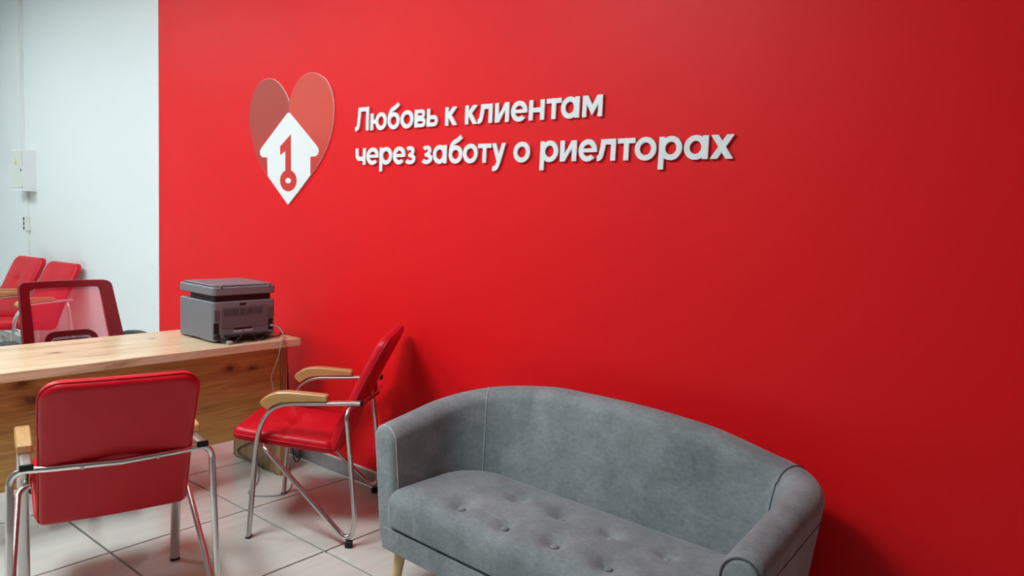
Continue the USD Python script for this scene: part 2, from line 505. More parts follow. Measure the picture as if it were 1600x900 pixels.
RP = np.vstack([half_ridge(RL, 1), half_ridge(RR, -1)[:-1][::-1]])
arc = np.r_[0, np.cumsum(np.linalg.norm(np.diff(RP, axis=0), axis=1))]
RT = np.gradient(RP, axis=0)
RT /= np.linalg.norm(RT, axis=1, keepdims=True)
RN = np.stack([-RT[:, 1], RT[:, 0]], 1)          # outward
s_ = arc / arc[-1]
RH = PchipInterpolator(np.linspace(0, 1, 9), [0.6224, 0.6697, 0.7278, 0.7667, 0.7712, 0.7593, 0.7105, 0.6626, 0.6113])(s_)
RB = 0.030 * np.exp(-((arc[-1] - arc - (YB - RR - Y0 + RR * 0.785)) / 0.09) ** 2)      # padding that rounds the inside corner


def shell_section(h, inset=0.0, n=9, pad=0.0):
    Tt, z0, hh, r = T - inset, 0.17 + inset, h - inset, 0.05
    pts = [(-Tt + 0.01, z0)]
    pts += [(-Tt - pad * (1 - ((z - z0) / (hh - z0)) ** 3), z) for z in np.linspace(z0 + 0.012, hh - r, 10)]
    for a in np.linspace(np.pi, 0, 2 * n)[1:-1]:
        pts.append((Tt * np.cos(a), hh - r + r * np.sin(a)))
    pts += [(Tt, z) for z in np.linspace(hh - r, z0 + 0.022, 10)]
    pts += [(Tt - 0.006, z0 + 0.008), (Tt - 0.02, z0)]
    return np.array(pts)


def shear(z):
    return 0.1204 * (z - 0.62)


loops = []
ins = [(0.022, 0.0), (0.012, 0.004), (0.005, 0.010), (0.0, 0.022)]
for q in ins:                                    # rounded arm front
    s = shell_section(RH[0], q[0])
    loops.append([(RP[0, 0] + RN[0, 0] * (o + shear(z)), Y0 + q[1] - 0.0, z) for o, z in s])
for i in range(len(RP)):
    if RP[i, 1] < Y0 + 0.03:
        continue
    loops.append([(RP[i, 0] + RN[i, 0] * (o + shear(z)), RP[i, 1] + RN[i, 1] * (o + shear(z)), z) for o, z in shell_section(RH[i], pad=RB[i])])
for q in ins[::-1]:
    s = shell_section(RH[-1], q[0])
    loops.append([(RP[-1, 0] + RN[-1, 0] * (o + shear(z)), Y0 + q[1], z) for o, z in s])
L = np.array(loops)
nl, kk = L.shape[:2]
V = list(L.reshape(-1, 3))
Fc = []
for i in range(nl - 1):
    for j in range(kk):
        j2 = (j + 1) % kk
        Fc += [[i * kk + j, (i + 1) * kk + j, (i + 1) * kk + j2], [i * kk + j, (i + 1) * kk + j2, i * kk + j2]]
for base, flip in ((0, False), ((nl - 1) * kk, True)):
    ci = len(V)
    V.append(L[0 if base == 0 else -1].mean(0))
    for j in range(kk):
        tri = [ci, base + j, base + (j + 1) % kk]
        Fc.append(tri[::-1] if flip else tri)
shell = trimesh.Trimesh(np.array(V), np.array(Fc), process=False)
if shell.volume < 0:
    shell.invert()

sofa = thing('sofa', 'grey-blue velvet tub sofa with curved back and tufted seat beside the red wall', 'sofa', (*SO, 0), -2.167)
obj('shell', shell, M['velvet'], sofa, smooth=45)


def seam_on_shell(i, off=0.0012, r=0.0016):
    s = shell_section(RH[i], -off, pad=RB[i])
    s = s[2:32]
    return tube([(RP[i, 0] + RN[i, 0] * (o + shear(z)), RP[i, 1] + RN[i, 1] * (o + shear(z)), z) for o, z in s], r, 6)


iL, iR = int(np.argmin(np.abs(s_ - 0.221))), int(np.argmin(np.abs(s_ - 0.769)))
obj('seam', seam_on_shell(iL), M['piping_light'], sofa, smooth=True, label='pale stitched seam at the left back corner')
obj('seam', seam_on_shell(iR, r=0.0019), M['piping_dark'], sofa, smooth=True, label='dark stitched seam at the right back corner')
# piping round the arm fronts
for i, mat, lab in ((0, M['piping_light'], 'pale piping round the left arm front'), (-1, M['piping_dark'], 'dark piping round the right arm front')):
    s = shell_section(RH[i], 0.0 if i == 0 else 0.007)[2:-3]
    obj('arm_piping', tube([(RP[i, 0] + RN[i, 0] * (o + shear(z)), Y0 + (0.021 if i == 0 else 0.004), z) for o, z in s], 0.0028 if i else 0.0018, 6), mat, sofa, smooth=True, label=lab)
# outer seam under the arm roll
pth = [(RP[i, 0] + RN[i, 0] * (T + 0.0005 + shear(RH[i] - 0.09)), RP[i, 1] + RN[i, 1] * (T + 0.0005 + shear(RH[i] - 0.09)), RH[i] - 0.09) for i in range(3, len(RP) - 3)]
obj('outer_seam', tube(pth, 0.0018, 6), M['piping_dark'], sofa, smooth=True)
# front rail and seat base
obj('front_rail', rbx(SX - SH + 0.025, SX + SH - 0.025, Y0 - 0.004, Y0 + 0.36, 0.171, 0.256, 0.007), M['velvet'], sofa, smooth=40)
# seat cushion
ix = SH - T + 0.006
plan = [(SX - ix + 0.004, Y0 - 0.018), (SX + ix - 0.004, Y0 - 0.018)]
yb = YB - T - 0.012
R2, R3 = 0.205, 0.13
for a in np.linspace(0, np.pi / 2, 14):
    plan.append((SX + ix - R3 + R3 * np.cos(a), yb - R3 + R3 * np.sin(a)))
for a in np.linspace(np.pi / 2, np.pi, 14):
    plan.append((SX - ix + R2 + R2 * np.cos(a), yb - R2 + R2 * np.sin(a)))
cplan = rounded(Polygon(plan), 0.03)
BTN_W = [(-1.612, 1.79), (-1.408, 1.775), (-1.215, 1.782), (-1.018, 1.775), (-0.815, 1.775), (-1.506, 1.962), (-1.309, 1.955), (-1.113, 1.948), (-0.918, 1.945)]


CR, SR = math.cos(math.radians(2.167)), math.sin(math.radians(2.167))
BTN = [(CR * (x - SO[0]) - SR * (y - SO[1]), SR * (x - SO[0]) + CR * (y - SO[1])) for x, y in BTN_W]


def dimples(x, y, amp=0.024, w=0.036):
    z = np.zeros_like(x)
    for bx_, by_ in BTN:
        q = ((x - bx_) ** 2 + (y - by_) ** 2) / w ** 2
        z -= amp * np.exp(-q) + 0.007 * np.exp(-q / 6)
    return z


zm = 0.340
ctop = lambda d, x, y: zm + 0.076 * dome(d, 0.075) + 0.012 * np.clip(d / 0.2, 0, 1) + dimples(x, y) * np.clip(d / 0.05, 0, 1)
cbot = lambda d, x, y: zm - 0.074 * dome(d, 0.011)
obj('seat_cushion', pillow(cplan, ctop, cbot, 0.0125, (0, .0015, .004, .008, .014, .022, .032, .045, .058)), M['velvet'], sofa, smooth=50)
for bx_, by_ in BTN:
    z = float(ctop(np.array([0.2]), np.array([bx_]), np.array([by_]))[0])
    b = lathe([(0, -0.004), (0.012, -0.003), (0.0148, 0.002), (0.0125, 0.006), (0.006, 0.0085), (0, 0.009)], 18)
    b.apply_translation([bx_, by_, z - 0.003])
    obj('button', b, M['velvet'], sofa, smooth=True)
for lx, ly, dx, dy in ((SX - SH + 0.07, Y0 + 0.055, -1, -1), (SX + SH - 0.07, Y0 + 0.055, 1, -1), (SX - SH + 0.12, YB - 0.06, -1, 1), (SX + SH - 0.12, YB - 0.06, 1, 1)):
    pth = np.array([(lx, ly, 0.185), (lx + dx * 0.018, ly + dy * 0.012, 0.0)])
    m = sweep(np.linspace(pth[0], pth[1], 6), circ(1.0, 18))
    v = m.vertices
    for i in range(6):
        c = pth[0] + (pth[1] - pth[0]) * i / 5
        r = 0.0235 - 0.009 * i / 5
        v[i * 18:(i + 1) * 18] = c + (v[i * 18:(i + 1) * 18] - c) * r
    obj('leg', trimesh.Trimesh(v, m.faces, process=False), M['leg_wood'], sofa, smooth=40, label='tapered pale wooden leg')

# ------------------------------------------------------------------ conference chairs
def bend_seat(m, o, ax_v, ax_w):
    """(x, v, w) -> x lateral, v along ax_v, w along ax_w in the chair's side plane from the point o."""
    v = m.vertices
    out = np.empty_like(v)
    out[:, 0] = v[:, 0]
    out[:, 1] = o[0] + v[:, 1] * ax_v[0] + v[:, 2] * ax_w[0]
    out[:, 2] = o[1] + v[:, 1] * ax_v[1] + v[:, 2] * ax_w[1]
    r = trimesh.Trimesh(out, m.faces, process=False)
    if r.volume < 0:
        r.invert()
    return r


LAT = 0.246


def make_chair(label, loc, rotz):
    t = thing('conference_chair', label, 'chair', loc, rotz, 'red leather conference chairs')
    # seat
    sp = rounded(sbox(-0.222, -0.005, 0.222, 0.428), 0.02)
    sp = rounded(sp, 0.035)
    ctr = 0.215

    def stop(d, x, v):
        q = (x ** 2 + ((v - ctr) * 1.0) ** 2) / 0.05 ** 2
        seam = 0.010 * np.exp(-((v - ctr) / 0.009) ** 2) * np.clip(1.2 - np.abs(x) / 0.22, 0, 1)
        wr = 0.0012 * np.sin(x * 190) * np.clip(1 - v / 0.07, 0, 1)
        return 0.031 * dome(d, 0.028) + 0.008 * np.clip(d / 0.12, 0, 1) - 0.021 * np.exp(-q) - seam + wr

    sbot = lambda d, x, v: -0.026 * dome(d, 0.014)
    sv = np.array([0.427, -0.052])
    sv /= np.linalg.norm(sv)
    sw = np.array([-sv[1], sv[0]])
    so = np.array([-0.082, 0.441])
    sm = pillow(sp, stop, sbot, 0.0125)
    seat = obj('seat', bend_seat(sm, so, sv, sw), M['leather'], t, smooth=55)
    ring = np.array(sp.exterior.segmentize(0.02).coords)[:-1]
    rm = tube(np.column_stack([ring, np.zeros(len(ring))]), 0.0032, 6, closed=True)
    obj('piping', bend_seat(rm, so, sv, sw), M['leather'], seat, smooth=True)
    # backrest
    bp = unary_union([sbox(-0.216, 0.10, 0.216, 0.40), rounded(sbox(-0.216, 0.0, 0.216, 0.40), 0.022), rounded(sbox(-0.218, 0.3, 0.218, 0.548), 0.06)])
    bp = rounded(bp.buffer(0.004).buffer(-0.004), 0.012)

    def btop(d, x, v):      # rear side, smooth
        return 0.024 * dome(d, 0.020) + 0.006 * np.clip(d / 0.15, 0, 1)

    def bbot(d, x, v):      # front side, tufted
        q = (x ** 2 + (v - 0.33) ** 2) / 0.04 ** 2
        seam = 0.005 * np.exp(-((v - 0.33) / 0.009) ** 2) * np.clip(1.1 - np.abs(x) / 0.12, 0, 1)
        return -0.027 * dome(d, 0.028) - 0.008 * np.clip(d / 0.12, 0, 1) + 0.012 * np.exp(-q) + seam

    bv = np.array([0.238, 0.523])
    bv /= np.linalg.norm(bv)
    bw = np.array([bv[1], -bv[0]])
    bo = np.array([0.338, 0.375])
    bm = pillow(bp, btop, bbot, 0.0125)
    vv = bm.vertices
    vv[:, 2] += 0.055 * ((vv[:, 1] / 0.57) - 0.5) ** 2 * 0.9 - 0.009 + 0.25 * vv[:, 0] ** 2 * -0.4   # gentle curve along its height
    bm = trimesh.Trimesh(vv, bm.faces, process=False)
    back = obj('backrest', bend_seat(bm, bo, bv, bw), M['leather'], t, smooth=55)
    ring = np.array(bp.exterior.segmentize(0.02).coords)[:-1]
    zz = 0.055 * ((ring[:, 1] / 0.57) - 0.5) ** 2 * 0.9 - 0.009 - 0.1 * ring[:, 0] ** 2 + 0.006
    rm = tube(np.column_stack([ring, zz]), 0.0034, 6, closed=True)
    obj('piping', bend_seat(rm, bo, bv, bw), M['leather'], back, smooth=True)
    # oval arm tubes that become the front legs
    prof = smooth_path([(0.0, 0.008), (0.011, 0.17), (0.023, 0.335), (0.033, 0.43), (0.051, 0.50), (0.088, 0.556), (0.14, 0.583), (0.21, 0.590), (0.30, 0.594), (0.462, 0.602)], 60)
    for s in (-1, 1):
        p3 = np.column_stack([np.full(len(prof), s * LAT), prof])
        obj('arm_tube', sweep(p3, oval(0.035, 0.019), binormal=(1, 0, 0)), M['metal_paint'], t, smooth=50, label='oval metal tube forming front leg and arm')
        e = prof[-1]
        obj('end_cap', rbx(s * LAT - 0.018, s * LAT + 0.018, e[0] - 0.002, e[0] + 0.007, e[1] - 0.0102, e[1] + 0.0102, 0.0035, 2), M['black_plastic'], t, smooth=40, label='black plastic cap on the arm end')
        obj('foot_cap', rbx(s * LAT - 0.018, s * LAT + 0.018, -0.0105, 0.0105, 0.0, 0.010, 0.004, 2), M['black_plastic'], t, smooth=40, label='black plastic cap under the front leg')
        pad = Polygon([(0.050, 0.583), (0.047, 0.594), (0.058, 0.609), (0.082, 0.626), (0.115, 0.637), (0.16, 0.641), (0.23, 0.638), (0.318, 0.632), (0.324, 0.627), (0.325, 0.6055),
                       (0.25, 0.602), (0.17, 0.5975), (0.13, 0.592), (0.10, 0.579), (0.078, 0.562), (0.068, 0.566)])
        poly_o = np.array(rounded(pad, 0.003).exterior.segmentize(0.01).coords)[:-1]
        cen = np.array(pad.centroid.coords[0])
        lay = []
        for off, sh in ((-0.022, 0.0045), (-0.018, 0.0), (0.018, 0.0), (0.022, 0.0045)):
            nrm = np.roll(poly_o, -1, 0) - np.roll(poly_o, 1, 0)
            nrm = np.stack([-nrm[:, 1], nrm[:, 0]], 1)
            nrm /= np.linalg.norm(nrm, axis=1, keepdims=True)
            if Polygon(poly_o).exterior.is_ccw is False:
                nrm = -nrm
            q = poly_o + nrm * sh
            lay.append(np.column_stack([np.full(len(q), off + s * LAT), q]))
        n_ = len(poly_o)
        Vp = np.vstack(lay)
        Fp = []
        for a in range(3):
            for j in range(n_):
                j2 = (j + 1) % n_
                Fp += [[a * n_ + j, a * n_ + j2, (a + 1) * n_ + j2], [a * n_ + j, (a + 1) * n_ + j2, (a + 1) * n_ + j]]
        tri = trimesh.creation.triangulate_polygon(Polygon(lay[0][:, 1:]), engine='earcut')
        from scipy.spatial import cKDTree
        for li, fl in ((0, True), (3, False)):
            idx = cKDTree(lay[0][:, 1:]).query(tri[0])[1] + li * n_
            f_ = idx[tri[1]]
            Fp += list(f_[:, ::-1] if fl else f_)
        pm = trimesh.Trimesh(Vp, np.array(Fp), process=False)
        trimesh.repair.fix_normals(pm)
        obj('armrest', pm, M['beech'], t, smooth=35, label='pale varnished wooden armrest pad')
    # one round tube: under-seat bar, slanted stays, rear feet, rear uprights, bow behind the back
    half = [(0.0, 0.052, 0.405), (0.238, 0.052, 0.405), (0.262, 0.075, 0.39), (0.302, 0.440, 0.0125), (0.296, 0.458, 0.12), (0.290, 0.43, 0.40), (0.286, 0.408, 0.581), (0.20, 0.447, 0.585), (0.0, 0.487, 0.588)]
    h = fillet(half, [0.03, 0.03, 0.035, 0.2, 0.3, 0.05, 0.5], 9)
    full = np.vstack([h, (h * [-1, 1, 1])[::-1][1:-1]])
    obj('rear_frame', tube(full, 0.0108, 12, closed=True), M['chrome'], t, smooth=True, label='bent round metal tube forming rear legs and back bow')
    for s in (-1, 1):
        obj('rear_foot', rbx(s * 0.302 - 0.014, s * 0.302 + 0.014, 0.421, 0.451, 0.0, 0.029, 0.006, 2), M['black_plastic'], t, smooth=40, label='black plastic glide under the rear leg')
        c = trimesh.creation.cylinder(0.006, 0.004, sections=12)
        c.apply_transform(trimesh.transformations.rotation_matrix(np.pi / 2, [1, 0, 0]))
        c.apply_translation([s * 0.105, 0.476 + 0.0125, 0.587])
        obj('screw', c, M['metal_paint'], t)
    return t


chairN = make_chair('red leather conference chair seen from behind, pushed up to the desk front', (-2.7797, 1.0987, 0), -15.666 - 90)
dup(chairN, 'red leather conference chair seen side-on between the desk and the grey sofa', (-2.8436, 1.8298, 0), 39.5 - 90)
dup(chairN, 'red conference chair against the white wall, directly behind the mesh office chair', (-6.435, 1.768, 0), 99.8 - 90)
dup(chairN, 'red conference chair against the white wall, under the socket block, cut by the photo edge', (-7.10, 1.74, 0), 99.8 - 90)

# ------------------------------------------------------------------ desk
DT, DX0, DX1, DY0, DY1 = 0.74, -3.70, -3.12, 0.56, 2.187
desk = thing('desk', 'long oak-look office desk with a closed front, printer on its far end', 'desk')
obj('desktop', bx(DX0, DX1, DY0, DY1, DT - 0.037, DT, 0.0015), M['oak_top'], desk, label='oak-look desktop with dark grain streaks')
obj('side_panel', bx(DX0 + 0.03, -3.215, 2.140, 2.176, 0.004, DT - 0.0375, 0.0012), M['oak_leg'], desk)
obj('side_panel', bx(DX0 + 0.03, -3.215, 0.571, 0.607, 0.004, DT - 0.0375, 0.0012), M['oak_leg'], desk)
obj('modesty_panel', bx(-3.238, -3.222, 0.6075, 2.1395, 0.248, DT - 0.0375, 0.0008), M['oak_front'], desk, label='wide oak-look front panel with knots')
for y0 in (2.141, 0.572):
    obj('floor_glide', bx(-3.27, -3.24, y0, y0 + 0.034, 0, 0.004), M['black_plastic'], desk)
    obj('floor_glide', bx(-3.64, -3.61, y0, y0 + 0.034, 0, 0.004), M['black_plastic'], desk)

# ------------------------------------------------------------------ printer
PX0, PX1, PY0, PY1 = -3.565, -3.235, 1.777, 2.112
pr = thing('printer', 'dark grey multifunction printer turned with its back panel towards the room', 'printer', (0, 0, 0))
body = Polygon([(PX0, PY0), (PX1, PY0), (PX1, PY1), (PX0, PY1)])
body = rounded(body, 0.018)


def shelled(poly, z0, z1, b=0.004):
    """A slab with a chamfered top and bottom edge."""
    a = np.array(poly.exterior.segmentize(0.03).coords)[:-1]
    c = np.array(poly.centroid.coords[0])
    nrm = np.roll(a, -1, 0) - np.roll(a, 1, 0)
    nrm = np.stack([-nrm[:, 1], nrm[:, 0]], 1)
    nrm /= np.linalg.norm(nrm, axis=1, keepdims=True)
    if not Polygon(a).exterior.is_ccw:
        nrm = -nrm
    lay = [np.column_stack([a + nrm * i, np.full(len(a), z)]) for i, z in ((b, z0), (0, z0 + b), (0, z1 - b), (b, z1))]
    n = len(a)
    Vv = np.vstack(lay + [[[c[0], c[1], z0]], [[c[0], c[1], z1]]])
    Ff = []
    for k in range(3):
        for j in range(n):
            j2 = (j + 1) % n
            Ff += [[k * n + j, k * n + j2, (k + 1) * n + j2], [k * n + j, (k + 1) * n + j2, (k + 1) * n + j]]
    for j in range(n):
        j2 = (j + 1) % n
        Ff += [[4 * n, j2, j], [4 * n + 1, 3 * n + j, 3 * n + j2]]
    m = trimesh.Trimesh(Vv, np.array(Ff), process=False)
    if m.volume < 0:
        m.invert()
    return m


def diff(a, *bs):
    import manifold3d as mf
    def man(t):
        t = t.copy()
        t.merge_vertices()
        return mf.Manifold(mf.Mesh(np.asarray(t.vertices, np.float32), np.asarray(t.faces, np.uint32)))
    r = man(a)
    for b in bs:
        r = r - man(b)
    q = r.to_mesh()
    return trimesh.Trimesh(q.vert_properties[:, :3], q.tri_verts, process=False)


bz0, bz1 = DT + 0.006, 0.937
bodym = diff(shelled(body, bz0, bz1), bx(-3.44, -3.345, PY0 - 0.02, PY0 + 0.02, bz0 - 0.01, 0.7515),
             bx(PX1 - 0.012, PX1 + 0.02, PY0 + 0.005, PY0 + 0.032, 0.758, 0.836), bx(PX1 - 0.012, PX1 + 0.02, PY1 - 0.040, PY1 - 0.014, 0.780, 0.838),
             bx(PX1 - 0.015, PX1 + 0.02, 1.914, 1.950, 0.914, 0.926), bx(PX1 - 0.015, PX1 + 0.02, 1.884, 1.984, 0.7965, 0.8035))
obj('body', bodym, M['printer_grey'], pr, smooth=30)
obj('foot_base', bx(PX0 + 0.02, PX1 - 0.02, PY0 + 0.02, PY1 - 0.02, DT, bz0 + 0.002), M['black_plastic'], pr, label='black underside of the printer')
obj('scanner_neck', shelled(rounded(sbox(PX0 + 0.085, PY0 + 0.012, PX1 - 0.006, PY1 - 0.022), 0.012), bz1 - 0.001, 0.970, 0.001), M['black_plastic'], pr, smooth=30, label='black neck between body and scanner')
lid = obj('scanner', shelled(rounded(sbox(PX0 - 0.004, PY0 - 0.002, PX1 + 0.002, PY1 + 0.002), 0.022), 0.966, 1.008, 0.005), M['printer_grey'], pr, smooth=30, label='grey flatbed scanner unit')
obj('lid', shelled(rounded(sbox(PX0 + 0.012, PY0 + 0.014, PX1 - 0.012, PY1 - 0.008), 0.018), 1.0085, 1.017, 0.003), M['printer_grey'], lid, smooth=30)
for y in (PY0 + 0.04, PY1 - 0.035):
    obj('hinge', bx(PX1 - 0.02, PX1 + 0.0035, y - 0.006, y + 0.006, 1.000, 1.013, 0.002), M['printer_grey_dark'], lid)
X1 = PX1
obj('back_cover', diff(bx(X1 - 0.002, X1 + 0.0015, PY0 + 0.040, PY1 - 0.046, 0.806, 0.912, 0.001), bx(X1 - 0.02, X1 + 0.02, 1.9, 1.9005, 0.9, 0.9005)), M['printer_grey_dark'], pr, label='darker rear access cover')
for y0, y1 in ((1.830, 1.842), (1.845, 1.862), (1.866, 1.910), (1.914, 1.940), (1.945, 1.955), (1.960, 1.985), (1.989, 2.000), (2.005, 2.018), (2.022, 2.034)):
    zz = 0.866 + (y0 - 1.83) * 0.03
    sl = [bx(X1 + 0.0012, X1 + 0.0028, y0 + k * 0.004, min(y0 + k * 0.004 + 0.0026, y1), zz, 0.9) for k in range(int(max(1, (y1 - y0) / 0.004)))]
    obj('vent', cat(*sl), M['vent_grey'], pr, label='group of rear cooling slats')
for y0, y1 in ((PY0 + 0.006, PY0 + 0.034), (PY1 - 0.042, PY1 - 0.008)):
    sl = [bx(X1 - 0.0005, X1 + 0.0012, y0, y1, z, z + 0.0028) for z in np.arange(0.846, 0.898, 0.005)]
    obj('side_grille', cat(*sl), M['printer_grey_dark'], pr)
obj('power_socket', bx(X1 - 0.0115, X1 - 0.002, PY0 + 0.006, PY0 + 0.031, 0.759, 0.835), M['black_plastic'], pr)
obj('data_port', bx(X1 - 0.0115, X1 - 0.002, PY1 - 0.039, PY1 - 0.015, 0.781, 0.837), M['black_plastic'], pr)
obj('slot_shade', bx(X1 - 0.0145, X1 - 0.004, 1.8845, 1.9835, 0.797, 0.803), M['black_plastic'], pr)
obj('grip_recess', bx(X1 - 0.0145, X1 - 0.004, 1.9145, 1.9495, 0.9145, 0.9255), M['black_plastic'], pr)
lb = obj('rating_label', bx(X1 - 0.0003, X1 + 0.0006, 1.881, 1.985, 0.7835, 0.794), M['label_white'], pr, label='pale printed rating label')
obj('print', cat(bx(X1 + 0.0004, X1 + 0.0009, 1.929, 1.941, 0.7855, 0.792), *[bx(X1 + 0.0004, X1 + 0.0009, 1.886 + k * 0.006, 1.890 + k * 0.006, 0.787, 0.7885) for k in range(7)], *[bx(X1 + 0.0004, X1 + 0.0009, 1.946 + k * 0.006, 1.950 + k * 0.006, 0.787, 0.7885) for k in range(6)]), M['printer_grey_dark'], lb)
obj('rear_flap', cat(bx(X1, X1 + 0.042, PY0 + 0.055, PY1 - 0.045, 0.768, 0.774, 0.001), bx(X1, X1 + 0.03, PY0 + 0.09, PY1 - 0.07, DT + 0.002, 0.767, 0.001)), M['black_plastic'], pr, label='black lower rear paper flap')

cab = thing('power_cable', 'black power cable tangled along the back of the printer on the desk', 'cable')
pth = smooth_path([(X1 - 0.003, 1.786, 0.775), (X1 + 0.015, 1.795, 0.766), (X1 + 0.032, 1.825, 0.757), (X1 + 0.05, 1.86, 0.748), (X1 + 0.046, 1.91, 0.780), (X1 + 0.05, 1.95, 0.775), (X1 + 0.058, 1.975, 0.749), (X1 + 0.06, 2.02, 0.746), (X1 + 0.05, 2.06, 0.752), (X1 + 0.035, 2.10, 0.748), (X1 + 0.0, 2.135, 0.746), (X1 - 0.03, 2.165, 0.746), (X1 - 0.05, 2.20, 0.735), (X1 - 0.05, 2.215, 0.66), (X1 - 0.03, 2.225, 0.3), (X1 + 0.0, 2.24, 0.06), (-3.30, 2.33, 0.05), (-3.44, 2.37, 0.03), (-3.405, 2.368, 0.007), (-3.375, 2.368, 0.012), (-3.37, 2.37, 0.10), (-3.37, 2.378, 0.22)], 150)
obj('cord', tube(pth, 0.0038, 8), M['black_cable'], cab, smooth=True)
obj('plug', rbx(X1 - 0.002, X1 + 0.026, 1.778, 1.802, 0.764, 0.786, 0.006, 2), M['black_plastic'], cab, smooth=40)
pth = smooth_path([(X1 + 0.03, 1.80, 0.752), (X1 + 0.05, 1.835, 0.747), (X1 + 0.068, 1.87, 0.746), (X1 + 0.062, 1.91, 0.747), (X1 + 0.066, 1.96, 0.746), (X1 + 0.05, 2.0, 0.75), (X1 + 0.03, 2.03, 0.758)], 60)
obj('cord_loop', tube(pth, 0.0042, 8), M['black_cable'], cab, smooth=True)
obj('adapter', rbx(X1 + 0.05, X1 + 0.078, 1.812, 1.838, DT, 0.757, 0.006, 2), M['grey_cable'], cab, smooth=40, label='small pale cable connector lying on the desk')
usb = thing('data_cable', 'thin pale grey cable hanging from the printer down the desk front to the floor', 'cable')
obj('connector', rbx(X1 - 0.004, X1 + 0.018, 2.081, 2.095, 0.797, 0.807, 0.003, 2), M['grey_cable'], usb, smooth=40)
pth = smooth_path([(X1 + 0.01, 2.088, 0.802), (X1 + 0.035, 2.10, 0.799), (-3.165, 2.106, 0.777), (-3.125, 2.09, 0.752), (-3.108, 2.066, 0.735), (-3.106, 2.058, 0.70), (-3.12, 2.058, 0.655), (-3.14, 2.05, 0.60), (-3.15, 2.04, 0.55), (-3.147, 2.05, 0.49), (-3.16, 2.07, 0.40), (-3.20, 2.10, 0.25), (-3.30, 2.115, 0.12), (-3.42, 2.125, 0.03), (-3.43, 2.122, 0.004), (-3.358, 2.10, 0.0035), (-3.25, 2.036, 0.0035), (-3.159, 1.951, 0.0035), (-3.13, 1.905, 0.0035), (-3.087, 1.894, 0.0035), (-3.035, 1.923, 0.0035), (-2.985, 1.997, 0.0035), (-3.016, 2.061, 0.0035), (-3.116, 2.147, 0.0035), (-3.187, 2.184, 0.0035), (-3.28, 2.24, 0.0035)], 150)
obj('cord', tube(pth, 0.0032, 8), M['grey_cable'], usb, smooth=True)
fl = thing('floor_cable', 'thin dark cable slung along the inside of the desk end panel', 'cable')
pth = smooth_path([(-3.30, 2.137, 0.155), (-3.40, 2.1365, 0.150), (-3.472, 2.1365, 0.127), (-3.56, 2.1365, 0.085), (-3.615, 2.1365, 0.05), (-3.60, 2.1365, 0.028), (-3.54, 2.1365, 0.022), (-3.46, 2.1365, 0.018), (-3.40, 2.136, 0.015), (-3.36, 2.13, 0.008)], 80)
obj('cord', tube(pth, 0.0028, 8), M['vent_grey'], fl, smooth=True)

# ------------------------------------------------------------------ office chair behind the desk
oc = thing('office_chair', 'red mesh-back office chair standing behind the desk', 'chair', (-3.93, 1.42, 0.0), 0)


def backwarp(m):
    m = m.copy()
    v = m.vertices       # (y, z, depth) in
    y, z, d = v[:, 0].copy(), v[:, 1].copy(), v[:, 2].copy()
    xx = -0.02 - 0.33 * (z - 0.70) + 1.1 * y ** 2 + d
    m.vertices = np.column_stack([xx, y, z])
    if m.volume < 0:
        m.invert()
    return m


def fine_slab(poly, depth, z0, e=0.035):
    m = slab(poly, depth, z0)
    v, f = trimesh.remesh.subdivide_to_size(m.vertices, m.faces, e)
    m = trimesh.Trimesh(v, f, process=False)
    m.merge_vertices()
    return m


outer = rounded(Polygon([(-0.212, 0.985), (0.205, 0.985), (0.235, 0.56), (-0.235, 0.56)]), 0.03)
inner = rounded(Polygon([(-0.168, 0.953), (0.158, 0.953), (0.173, 0.62), (-0.176, 0.62)]), 0.02)
obj('back_frame', backwarp(fine_slab(outer.difference(inner), 0.03, -0.015)), M['frame_red'], oc, smooth=40, label='dark red frame of the backrest')
obj('mesh_panel', backwarp(fine_slab(inner.buffer(0.004), 0.002, -0.001)), M['mesh_red'], oc, smooth=40, label='see-through red mesh of the backrest')
lo = rounded(Polygon([(-0.125, 0.742), (0.118, 0.742), (0.118, 0.56), (-0.125, 0.56)]), 0.05)
li = lo.buffer(-0.026)
ln = li.buffer(-0.013)
lk = ln.buffer(-0.020)
obj('lumbar_support', cat(backwarp(fine_slab(lo.difference(li), 0.012, 0.002)), backwarp(fine_slab(ln.difference(lk), 0.012, 0.002))), M['mesh_dark'], oc, smooth=40, label='dark red looped lumbar support')
obj('seat', rbx(0.03, 0.50, -0.24, 0.24, 0.43, 0.51, 0.035), M['frame_red'], oc, smooth=45)
obj('back_bracket', tube(fillet([(0.2, 0, 0.42), (-0.02, 0, 0.42), (-0.06, 0, 0.50), (-0.035, 0, 0.66)], 0.05), 0.018, 10), M['black_plastic'], oc, smooth=True)
for s in (-1, 1):
    a = obj('armrest', sweep(smooth_path([(-0.045, s * 0.275, 0.700), (0.0, s * 0.28, 0.711), (0.08, s * 0.285, 0.716), (0.16, s * 0.285, 0.712), (0.215, s * 0.28, 0.702)], 24), oval(0.062, 0.02, 14), binormal=(0, 1, 0)), M['black_plastic'], oc, smooth=45, label='curved black plastic armrest')
    obj('arm_post', tube(fillet([(0.08, s * 0.285, 0.705), (0.10, s * 0.29, 0.52), (0.18, s * 0.27, 0.42), (0.2, s * 0.12, 0.415)], 0.05), 0.015, 10), M['black_plastic'], a, smooth=True)
g = lathe([(0, 0.10), (0.027, 0.10), (0.027, 0.27), (0.018, 0.27), (0.018, 0.43), (0, 0.43)], 18)
g.apply_translation([0.24, 0, 0])
obj('gas_lift', g, M['black_plastic'], oc, smooth=30)
